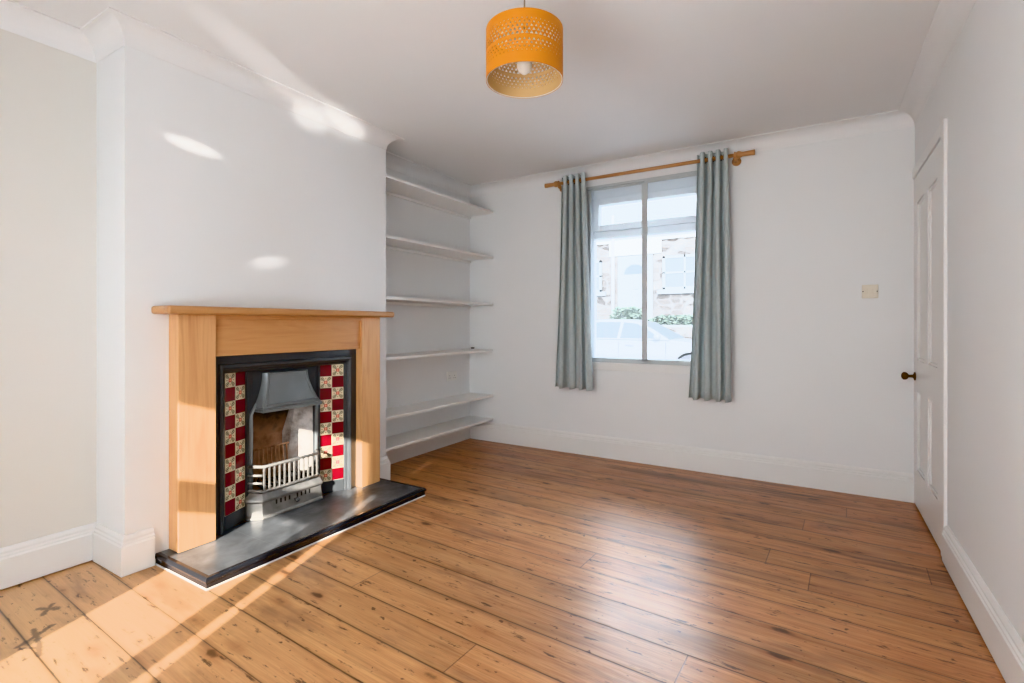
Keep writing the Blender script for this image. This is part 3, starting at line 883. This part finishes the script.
# ------------------------------------------------------------------ the street outside
GZ = -.20
def ext_stone():
    t = NT('pale_rubble_stone'); p = t.pos()
    m = t.mapping(p, scale=(1.0, 1.0, 1.9))
    m = t.vm('ADD', m, t.vm('MULTIPLY', t.noise(p, 2.5, 3., out=1), (.25, 0, .25)))
    vo = t.n('ShaderNodeTexVoronoi', feature='DISTANCE_TO_EDGE'); t.l(m, vo.inputs['Vector']); vo.inputs['Scale'].default_value = 3.0
    v2 = t.n('ShaderNodeTexVoronoi'); t.l(m, v2.inputs['Vector']); v2.inputs['Scale'].default_value = 3.0
    s = t.n('ShaderNodeSeparateColor'); t.l(v2.outputs['Color'], s.inputs[0])
    c = t.ramp(s.outputs[0], [(0, (.022, .018, .016, 1)), (.5, (.046, .040, .037, 1)), (1, (.085, .078, .074, 1))])
    c = t.mix(t.sm(vo.outputs['Distance'], .03, .08, .7, 0.), c, (.088, .084, .082, 1))
    return t.set(c, .9)
M['stone'] = ext_stone()
M['render_w'] = plain('pale_render', (.15, .15, .15, 1), .9)
M['ext_white'] = plain('white_outdoor_paint', (.17, .17, .17, 1), .5)
M['stone_trim'] = plain('dressed_stone', (.34, .325, .31, 1), .9)
M['ext_dark'] = plain('dim_fanlight_glass', (.07, .078, .085, 1), .3, 0, .05, 4, 0)
M['ext_pane'] = plain('curtained_pane', (.10, .105, .11, 1), .15, 0, .05, 3, 0)
M['asphalt'] = plain('asphalt', (.16, .16, .16, 1), .9)
M['car'] = plain('silver_car_paint', (.20, .20, .205, 1), .3, .2, .02, 10, 0)
M['car_glass'] = plain('dim_car_glass', (.062, .068, .074, 1), .3, 0, .05, 2, 0)
for k_ in ('ext_dark', 'ext_pane', 'ext_white', 'car_glass', 'car', 'render_w', 'stone'):
    for n_ in M[k_].node_tree.nodes:
        if n_.type == 'BSDF_PRINCIPLED': n_.inputs['Specular IOR Level'].default_value = .08
M['rubber'] = plain('tyre_rubber', (.03, .03, .035, 1), .8)
M['alloy'] = plain('alloy_wheel', (.32, .34, .38, 1), .35, .5)
M['lamp_clear'] = plain('headlight_lens', (.6, .62, .65, 1), .1)
def leafm():
    t = NT('hedge_leaves'); n1 = t.noise(t.pos(), 9., 4., .7)
    return t.set(t.ramp(n1, [(.3, (.018, .027, .018, 1)), (.6, (.04, .052, .038, 1)), (.85, (.065, .075, .06, 1))]), .7)
M['leaf'] = leafm()
M['pipe'] = plain('grey_downpipe', (.30, .29, .29, 1), .6)

b = NB(); box(b, -16, 10, YB + T + .02, 14.0, GZ - .1, GZ)
struct('road', b, M['asphalt'], 'street outside the window under the silver car', 'road')
b = NB(); box(b, -16, 10, 14.0, 14.25, GZ, 1.05); box(b, -16.25, -16, 14.0, 16.6, GZ, 1.05)
struct('garden_wall', b, M['stone'], 'low stone wall behind the silver car', 'wall')
b = NB(); box(b, -16, 10, 14.25, 16.6, GZ, 1.099)
struct('garden_ground', b, M['asphalt'], 'raised front garden ground across the street', 'ground')

hs = thing('street_house', 'pale stone terraced house across the street with white door', 'house', (-4, 15.5, GZ), kind='thing')
b = NB(); box(b, -14, 8, 15.5, 15.9, 1.1, 3.75); obj('stone_front', b, M['stone'], hs)
b = NB(); box(b, -14, 8, 15.48, 15.9, 3.75, 8.0); obj('upper_front', b, M['render_w'], hs)
b = NB(); box(b, -14, 8, 15.45, 15.5, 3.72, 3.80); obj('string_course', b, M['stone_trim'], hs)
# door with fanlight
b = NB(); box(b, -5.46, -4.36, 15.44, 15.5, 1.15, 3.27); fd = obj('front_door', b, M['ext_white'], hs, bevel=.01)
b = NB()
fan = [(-4.91 + .34 * math.cos(a), 2.70 + .30 * math.sin(a)) for a in [PI * k / 14 for k in range(15)]]
prism(b, fan, lambda p, q, t: (p, t, q), 15.425, 15.445); obj('fanlight', b, M['ext_dark'], fd)
b = NB()
for x0_, x1_ in ((-5.30, -5.00), (-4.82, -4.52)): box(b, x0_, x1_, 15.42, 15.445, 1.4, 2.1)
box(b, -5.0, -4.82, 15.41, 15.445, 2.22, 2.27)
obj('door_moulding', b, M['ext_white'], fd, bevel=.01)
b = NB(); box(b, -5.75, -4.1, 15.44, 15.5, 3.30, 3.72); obj('door_lintel', b, M['stone_trim'], hs, bevel=.01)
def ext_window(xa, xb, za, zb_):
    b = NB()
    for (p, q, r, s) in ((xa, xa + .08, za, zb_), (xb - .08, xb, za, zb_), (xa, xb, za, za + .08), (xa, xb, zb_ - .08, zb_), ((xa + xb) / 2 - .03, (xa + xb) / 2 + .03, za, zb_), (xa, xb, (za + zb_) / 2 - .03, (za + zb_) / 2 + .03)):
        box(b, p, q, 15.44, 15.5, r, s)
    w = obj('window', b, M['ext_white'], hs)
    b = NB(); box(b, xa + .05, xb - .05, 15.47, 15.485, za + .05, zb_ - .05); obj('pane', b, M['ext_pane'], w)
    b = NB(); box(b, xa - .15, xb + .15, 15.38, 15.5, za - .12, za); obj('stone_sill', b, M['ext_white'], hs)
ext_window(-4.05, -2.75, 2.17, 3.20)
ext_window(-7.35, -6.02, 2.17, 3.20)
b = NB(); tube(b, [(-5.62, 15.42, 1.1), (-5.62, 15.42, 4.6)], .045, 10); obj('downpipe', b, M['pipe'], hs, smooth=True)

def hedge(name, label, cat, x0, x1, y0, y1, z0, z1, n, seed, sc):
    r = random.Random(seed); b = NB()
    root = thing(name, label, cat, ((x0 + x1) / 2, (y0 + y1) / 2, z0), kind='thing')
    for _ in range(n):
        u_ = r.random(); 
        x = x0 + (x1 - x0) * u_; 
        edge_ = min(1., 5 * min(u_, 1 - u_) + .45)
        z = z0 + (z1 - z0) * edge_ * (r.random() ** .6) * r.uniform(.85, 1.08); y = y0 + (y1 - y0) * r.random()
        s = sc * r.uniform(.6, 1.3)
        rot = Matrix.Rotation(r.uniform(0, 6.28), 3, 'Z') @ Matrix.Rotation(r.uniform(-1.2, 1.2), 3, 'X')
        q = [Vector(p) for p in ((-s * .5, 0, 0), (0, s * .1, -s * .35), (s * .5, 0, 0), (0, s * .1, s * .35))]
        b.faces.new([b.verts.new(Vector((x, y, z)) + rot @ p) for p in q])
    obj('foliage', b, M['leaf'], root)
    for k in range(int((x1 - x0) * 3) + 2):
        b = NB(); x = x0 + (x1 - x0) * r.random(); yy = (y0 + y1) / 2
        tube(b, [(x, yy, z0), (x + r.uniform(-.1, .1), yy, z0 + (z1 - z0) * .6)], .015, 5); obj('stem', b, M['pipe'], root)
hedge('clipped_hedge', 'clipped green hedge behind the bonnet of the silver car', 'hedge', -4.3, -.8, 14.35, 14.8, 1.1, 1.36, 5200, 2, .09)
hedge('leafy_shrub', 'leafy shrub below the white door across the street', 'shrub', -5.35, -4.35, 14.4, 14.9, 1.1, 1.62, 1600, 5, .08)

# silver car, nose to the right, parked across the street
car = thing('parked_car', 'silver hatchback car parked across the street outside the window', 'car', (-4.0, 12.75, GZ), kind='thing')
CY0, CY1 = 11.9, 13.6
def carprism(bm, pts, inset_top=0., z_a=0., z_b=1.):
    n = len(pts)
    def ins(z): return inset_top * max(0., min(1., (z - z_a) / (z_b - z_a)))
    A = [bm.verts.new((x, CY0 + ins(z), z)) for x, z in pts]; B = [bm.verts.new((x, CY1 - ins(z), z)) for x, z in pts]
    for i in range(n): bm.faces.new((A[i], A[(i + 1) % n], B[(i + 1) % n], B[i]))
    bm.faces.new(A[::-1]); bm.faces.new(B)
wf, wr, wz, ar = -2.50, -5.10, GZ + .31, .365
low = [(-1.66, GZ + .22), (-1.62, GZ + .45), (-1.70, GZ + .66), (-1.95, GZ + .80), (-2.45, GZ + .90), (-2.98, GZ + .955), (-4.2, GZ + .96), (-5.6, GZ + .98), (-5.92, GZ + .94), (-6.0, GZ + .6), (-5.94, GZ + .25)]
arch = lambda cx: [(cx + ar * math.cos(a), wz + ar * math.sin(a)) for a in [PI - PI * 1.0 * k / 12 for k in range(13)]]
pts = low + [(wr - ar, GZ + .22)] + arch(wr)[1:-1] + [(wr + ar, GZ + .2)] + [(wf - ar, GZ + .2)] + arch(wf)[1:-1] + [(wf + ar, GZ + .22)]
b = NB(); carprism(b, pts, .06, GZ + .6, GZ + .98)
body = obj('body', b, M['car'], car, bevel=.04, seg=3)
top = [(-2.95, GZ + .94), (-3.35, GZ + 1.18), (-3.72, GZ + 1.375), (-4.1, GZ + 1.44), (-4.7, GZ + 1.445), (-5.3, GZ + 1.38), (-5.62, GZ + 1.2), (-5.86, GZ + .96)]
b = NB(); carprism(b, top, .24, GZ + .94, GZ + 1.44)
obj('roof', b, M['car'], car, bevel=.03, seg=3)
def sidey(z, sgn): 
    i = .24 * max(0., (z - GZ - .94) / .50)
    return (CY0 + i - .006) if sgn < 0 else (CY1 - i + .006)
for sg in (-1, 1):
    for w in ([(-3.18, GZ + .985), (-3.50, GZ + 1.19), (-3.78, GZ + 1.335), (-4.12, GZ + 1.375), (-4.16, GZ + .985)], [(-4.24, GZ + .985), (-4.20, GZ + 1.378), (-4.75, GZ + 1.38), (-5.2, GZ + 1.33), (-5.32, GZ + .995)]):
        b = NB(); b.faces.new([b.verts.new((x, sidey(z, sg), z)) for x, z in w]); obj('side_window', b, M['car_glass'], car, solid=.01)
b = NB(); b.faces.new([b.verts.new(v) for v in ((-2.985, CY0 + .08, GZ + .975), (-2.985, CY1 - .08, GZ + .975), (-3.69, CY1 - .27, GZ + 1.375), (-3.69, CY0 + .27, GZ + 1.375))])
obj('windscreen', b, M['car_glass'], car, solid=.012)
for sg, yy in ((-1, CY0), (1, CY1)):
    for cx in (wf, wr):
        b = NB(); lathe(b, (cx, yy + sg * .005, wz), (0, -sg, 0), [(.2, 0), (.29, .0), (.31, .03), (.31, .17), (.29, .2), (.1, .2)], 28)
        ty = obj('wheel', b, M['rubber'], car, smooth=False)
        b = NB(); lathe(b, (cx, yy + sg * .012, wz), (0, -sg, 0), [(.04, 0), (.06, .01), (.19, .02), (.21, .004), (.215, .03)], 28)
        for k in range(5):
            a = 2 * PI * k / 5; tube(b, [(cx, yy + sg * .012, wz), (cx + .2 * math.cos(a), yy + sg * .012, wz + .2 * math.sin(a))], .025, 6)
        obj('rim', b, M['alloy'], ty)
    b = NB(); lathe(b, (-3.22, yy + sg * .02, GZ + 1.03), (0, sg, 0), [(.03, 0), (.07, .03), (.08, .09), (.07, .15), (.02, .17)], 14); obj('mirror', b, M['car'], car, smooth=True)
    b = NB(); box(b, -4.02, -3.82, yy + sg * .0 - .02, yy + .02, GZ + .80, GZ + .83); obj('door_handle', b, M['alloy'], car, bevel=.008)
    for xx in (-3.05, -4.2):
        b = NB(); box(b, xx - .006, xx + .006, yy - .006, yy + .006, GZ + .35, GZ + .9); obj('door_seam', b, M['rubber'], car)
    b = NB(); box(b, -1.98, -1.68, yy + (.02 if sg < 0 else -.2), yy + (.2 if sg < 0 else -.02), GZ + .60, GZ + .73); obj('headlight', b, M['lamp_clear'], car, bevel=.03)

# ------------------------------------------------------------------ camera
cam = bpy.data.cameras.new('camera'); co = link(bpy.data.objects.new('camera', cam))
FPX, YAW, Y0 = 502.7, .5476, 324.4
cam.sensor_width = 36; cam.lens = FPX / 1024 * 36
cam.shift_y = -(341.5 - Y0) / 1024
cam.clip_start = .02; cam.clip_end = 200
co.location = (0, 0, 1.12); co.rotation_euler = (PI / 2, 0, YAW)
bpy.context.scene.camera = co

# ------------------------------------------------------------------ light
sc = bpy.context.scene
w = bpy.data.worlds.new('sky'); sc.world = w; w.use_nodes = True
nt = w.node_tree; bg = nt.nodes['Background']
bg.inputs[0].default_value = (.83, .92, 1.0, 1); bg.inputs[1].default_value = 17.0

def light(name, ty, energy, col, loc, target=None, **k):
    l = bpy.data.lights.new(name, ty); l.energy = energy; l.color = col
    for a, v in k.items(): setattr(l, a, v)
    o = link(bpy.data.objects.new(name, l)); o.location = loc
    if target is not None:
        o.rotation_euler = (Vector(target) - Vector(loc)).to_track_quat('-Z', 'Y').to_euler()
    return o
SUN = Vector((-.37, 1.0, -.368))
light('sun', 'SUN', 14.5, (1.0, .94, .85), (1, -3, 3), Vector((1, -3, 3)) + SUN, angle=math.radians(.6))
light('rear_fill', 'AREA', 10, (1.0, .94, .86), (-.7, YR + .30, 1.45), (.75, 2.9, 1.35), shape='RECTANGLE', size=1.5, size_y=1.5)  # added fill lamp in front of the rear wall, no window behind it
light('upward_fill', 'AREA', 11, (.92, .97, 1.0), (-.6, -.45, .8), (.45, 1.7, 2.3), shape='RECTANGLE', size=1.2, size_y=.8)  # added lamp aimed up and right to brighten ceiling and wall
por = light('window_daylight', 'AREA', 1, (1, 1, 1), ((WX0 + WX1) / 2, YB + T + .02, 1.55), ((WX0 + WX1) / 2, 0, 1.55), shape='RECTANGLE', size=1.05, size_y=1.5)
por.data.cycles.is_portal = True

# added spot lamps imitating reflected sun glints on the chimney breast and coving
def glint(src, mid, long_axis, a_long, a_short, energy, blend=.9):
    src, mid = Vector(src), Vector(mid)
    z = (src - mid).normalized(); x = Vector(long_axis); x = (x - z * x.dot(z)).normalized(); y = z.cross(x)
    o = light('glint_spot', 'SPOT', energy, (1, .97, .92), src, None, spot_size=a_short, spot_blend=blend, shadow_soft_size=.0)
    o.matrix_world = Matrix.Translation(src) @ Matrix((x, y, z)).transposed().to_4x4() @ Matrix.Diagonal((math.tan(a_long / 2) / math.tan(a_short / 2), 1, 1, 1))
S_ = (.25, -.75, .9)
R = math.radians
glint(S_, (-2.50, 1.75, 2.44), (-.38, .95, 0), R(15), R(2.8), 170, 1.)
glint(S_, (-2.60, 2.20, 2.43), (-.3, .9, -.05), R(4.6), R(2.2), 420, 1.)
glint(S_, (-2.64, 1.97, 2.37), (-.02, .9, -.15), R(3.6), R(2.2), 300, 1.)
glint(S_, (-2.645, 1.30, 2.002), (0, 1, -.10), R(4.2), R(1.1), 330, 1.)
glint(S_, (-2.645, 1.705, 1.465), (0, 1, .12), R(3.2), R(1.5), 170, 1.)

sc.view_settings.view_transform = 'Khronos PBR Neutral'
sc.view_settings.look = 'None'
sc.view_settings.exposure = .76
sc.cycles.use_denoising = True
sc.cycles.max_bounces = 12
sc.cycles.diffuse_bounces = 7
sc.cycles.sample_clamp_indirect = 6
